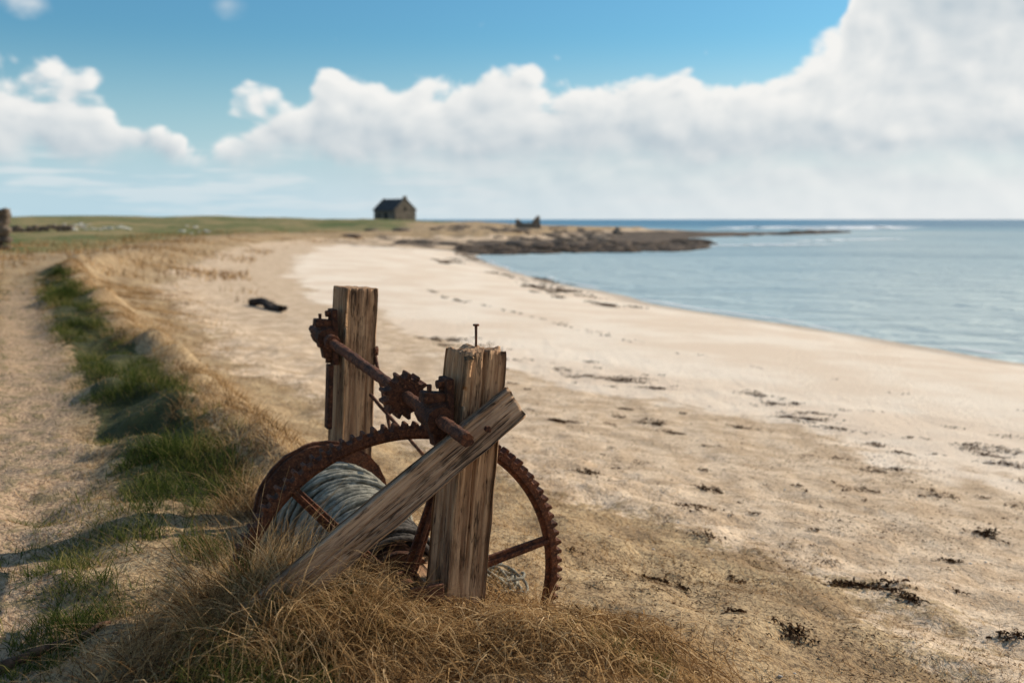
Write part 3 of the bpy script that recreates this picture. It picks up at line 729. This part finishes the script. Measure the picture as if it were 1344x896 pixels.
def puff(vec):
    n1=T.noise(vec,12,7,.58,.3)
    v1=T.vor(vec,20,'SMOOTH_F1').outputs['Distance'];v2=T.vor(vec,50,'SMOOTH_F1').outputs['Distance']
    a=T.m('MULTIPLY',T.m('SUBTRACT',n1,.5),.085)
    b_=T.m('MULTIPLY',T.m('SUBTRACT',.42,v1),.055)
    c_=T.m('MULTIPLY',T.m('SUBTRACT',.42,v2),.024)
    return T.m('ADD',a,T.m('ADD',b_,c_))
pf=puff(pv)
off_=T.n('ShaderNodeVectorMath',operation='ADD');T.link(pv,off_.inputs[0]);off_.inputs[1].default_value=(.010,.013,0)
pf2=puff(off_.outputs[0])  # second sample shifted toward the sun, for painted cloud relief
r=T.n('ShaderNodeValToRGB');r.color_ramp.interpolation='LINEAR'
TT=[(-.6,.12),(-.467,.128),(-.41,.122),(-.36,.106),(-.335,.084),(-.31,.052),(-.29,.06),(-.265,.102),(-.235,.120),(-.205,.118),(-.18,.144),(-.15,.134),(-.114,.126),(-.054,.143),(.021,.143),(.096,.134),(.169,.136),(.241,.134),(.28,.15),(.31,.19),(.38,.42),(.6,.45)]
e=r.color_ramp.elements
e[0].position=0;e[0].color=(TT[0][1]*2,)*3+(1,);e[1].position=1;e[1].color=(TT[-1][1]*2,)*3+(1,)
for (uu,tv) in TT[1:-1]:
    el=e.new(uu/1.2+.5);el.color=(tv*2,)*3+(1,)
T.link(T.m('ADD',T.m('DIVIDE',u,1.2),.5),r.inputs[0])
top=T.m('MULTIPLY',r.outputs[0],.5)
h_=T.m('SUBTRACT',T.m('ADD',top,pf),wv_)
dens=T.ss(-.004,.015,h_)
bot=T.ss(.046,.074,T.m('ADD',wv_,T.m('MULTIPLY',pf,.35)))
floor_=T.m('ADD',.08,T.m('MULTIPLY',T.ss(-.30,.05,u),.5))
dens=T.m('MULTIPLY',dens,T.m('ADD',floor_,T.m('MULTIPLY',bot,T.m('SUBTRACT',1.,floor_))))
def blob(u0,w0,ru,rw,th):
    a=T.m('POWER',T.m('DIVIDE',T.m('SUBTRACT',u,u0),ru),2.);b_=T.m('POWER',T.m('DIVIDE',T.m('SUBTRACT',wv_,w0),rw),2.)
    g=T.m('SUBTRACT',1.,T.m('ADD',a,b_));return T.ss(0.,th,T.m('ADD',g,T.m('MULTIPLY',pf,22.)))
b1=blob(-.455,.198,.035,.024,1.6);b2=blob(-.272,.195,.022,.016,1.8)
hi=T.m('MULTIPLY',T.ss(.52,.68,T.noise(pv,2.2,6,.6)),T.ss(.24,.4,wv_))  # unseen high cloud above the view, added to lighten reflections
dens=T.m('MAXIMUM',dens,T.m('MAXIMUM',T.m('MULTIPLY',b1,.8),T.m('MAXIMUM',T.m('MULTIPLY',b2,.65),T.m('MULTIPLY',hi,.8))))
edge=T.ss(.055,.0,h_)
rel=T.m('MULTIPLY',T.m('SUBTRACT',pf,pf2),T.m('ADD',9.,T.m('MULTIPLY',edge,10.)))
low=T.ss(.115,.060,wv_)
sh=T.m('ADD',.58,T.m('ADD',rel,T.m('SUBTRACT',T.m('MULTIPLY',edge,.37),T.m('MULTIPLY',low,.38))))  # painted cloud light and shade: sunward relief, bright rims, darker bases
big=T.m('MULTIPLY',T.ss(.30,.42,T.m('ADD',u,T.m('MULTIPLY',T.m('SUBTRACT',T.noise(pv,5,3,.5),.5),.3))),T.ss(.10,.18,wv_))
sh=T.m('ADD',T.m('SUBTRACT',sh,T.m('MULTIPLY',big,.45)),T.m('MULTIPLY',T.ss(.0,.45,u),.16),0.,True)
cl=T.mix(sh,(5.1,5.9,6.45),(9.1,9.05,8.8))
skyc=T.mix(1.,sky.outputs[0],(.46,.88,1.08),'MULTIPLY')
haze=T.mix(T.ss(-.40,.40,u),(5.0,6.8,7.7),(8.6,8.8,8.8))
skyc=T.mix(T.m('MULTIPLY',T.ss(.185,.0,wv_),.97),skyc,haze)
strk=T.m('MULTIPLY',T.ss(.46,.62,T.noise(T.scl(pv,(5,36,1)),1,4,.6)),T.ss(.080,.050,wv_))
skyc=T.mix(T.m('MULTIPLY',strk,.6),skyc,(8.2,8.4,8.4))
fin=T.mix(dens,skyc,cl)
fin=T.mix(T.m('MULTIPLY',T.ss(.06,.0,wv_),.5),fin,haze)
T.link(fin,bg.inputs[0]);bg.inputs[1].default_value=.1
wld.cycles.sampling_method='MANUAL';wld.cycles.sample_map_resolution=512
# ------------------------------------------------------------------ sun
sd=bpy.data.lights.new('sun','SUN');sd.energy=5.0;sd.angle=D2R(.5);sd.color=(1,.885,.73)
so=bpy.data.objects.new('sun',sd);scene.collection.objects.link(so);so.rotation_euler=sv.to_track_quat('Z','Y').to_euler();so.location=(20,10,20)
# ------------------------------------------------------------------ camera
cam=bpy.data.cameras.new('camera');co_=bpy.data.objects.new('camera',cam);scene.collection.objects.link(co_)
cam.lens=35;cam.sensor_width=36;cam.clip_start=.05;cam.clip_end=20000
co_.location=(0,0,1.6);co_.rotation_euler=(D2R(90-7.0),0,0)
cam.dof.use_dof=True;cam.dof.focus_distance=4.1;cam.dof.aperture_fstop=1.9
scene.camera=co_
scene.view_settings.view_transform='Standard';scene.view_settings.look='None';scene.view_settings.exposure=0
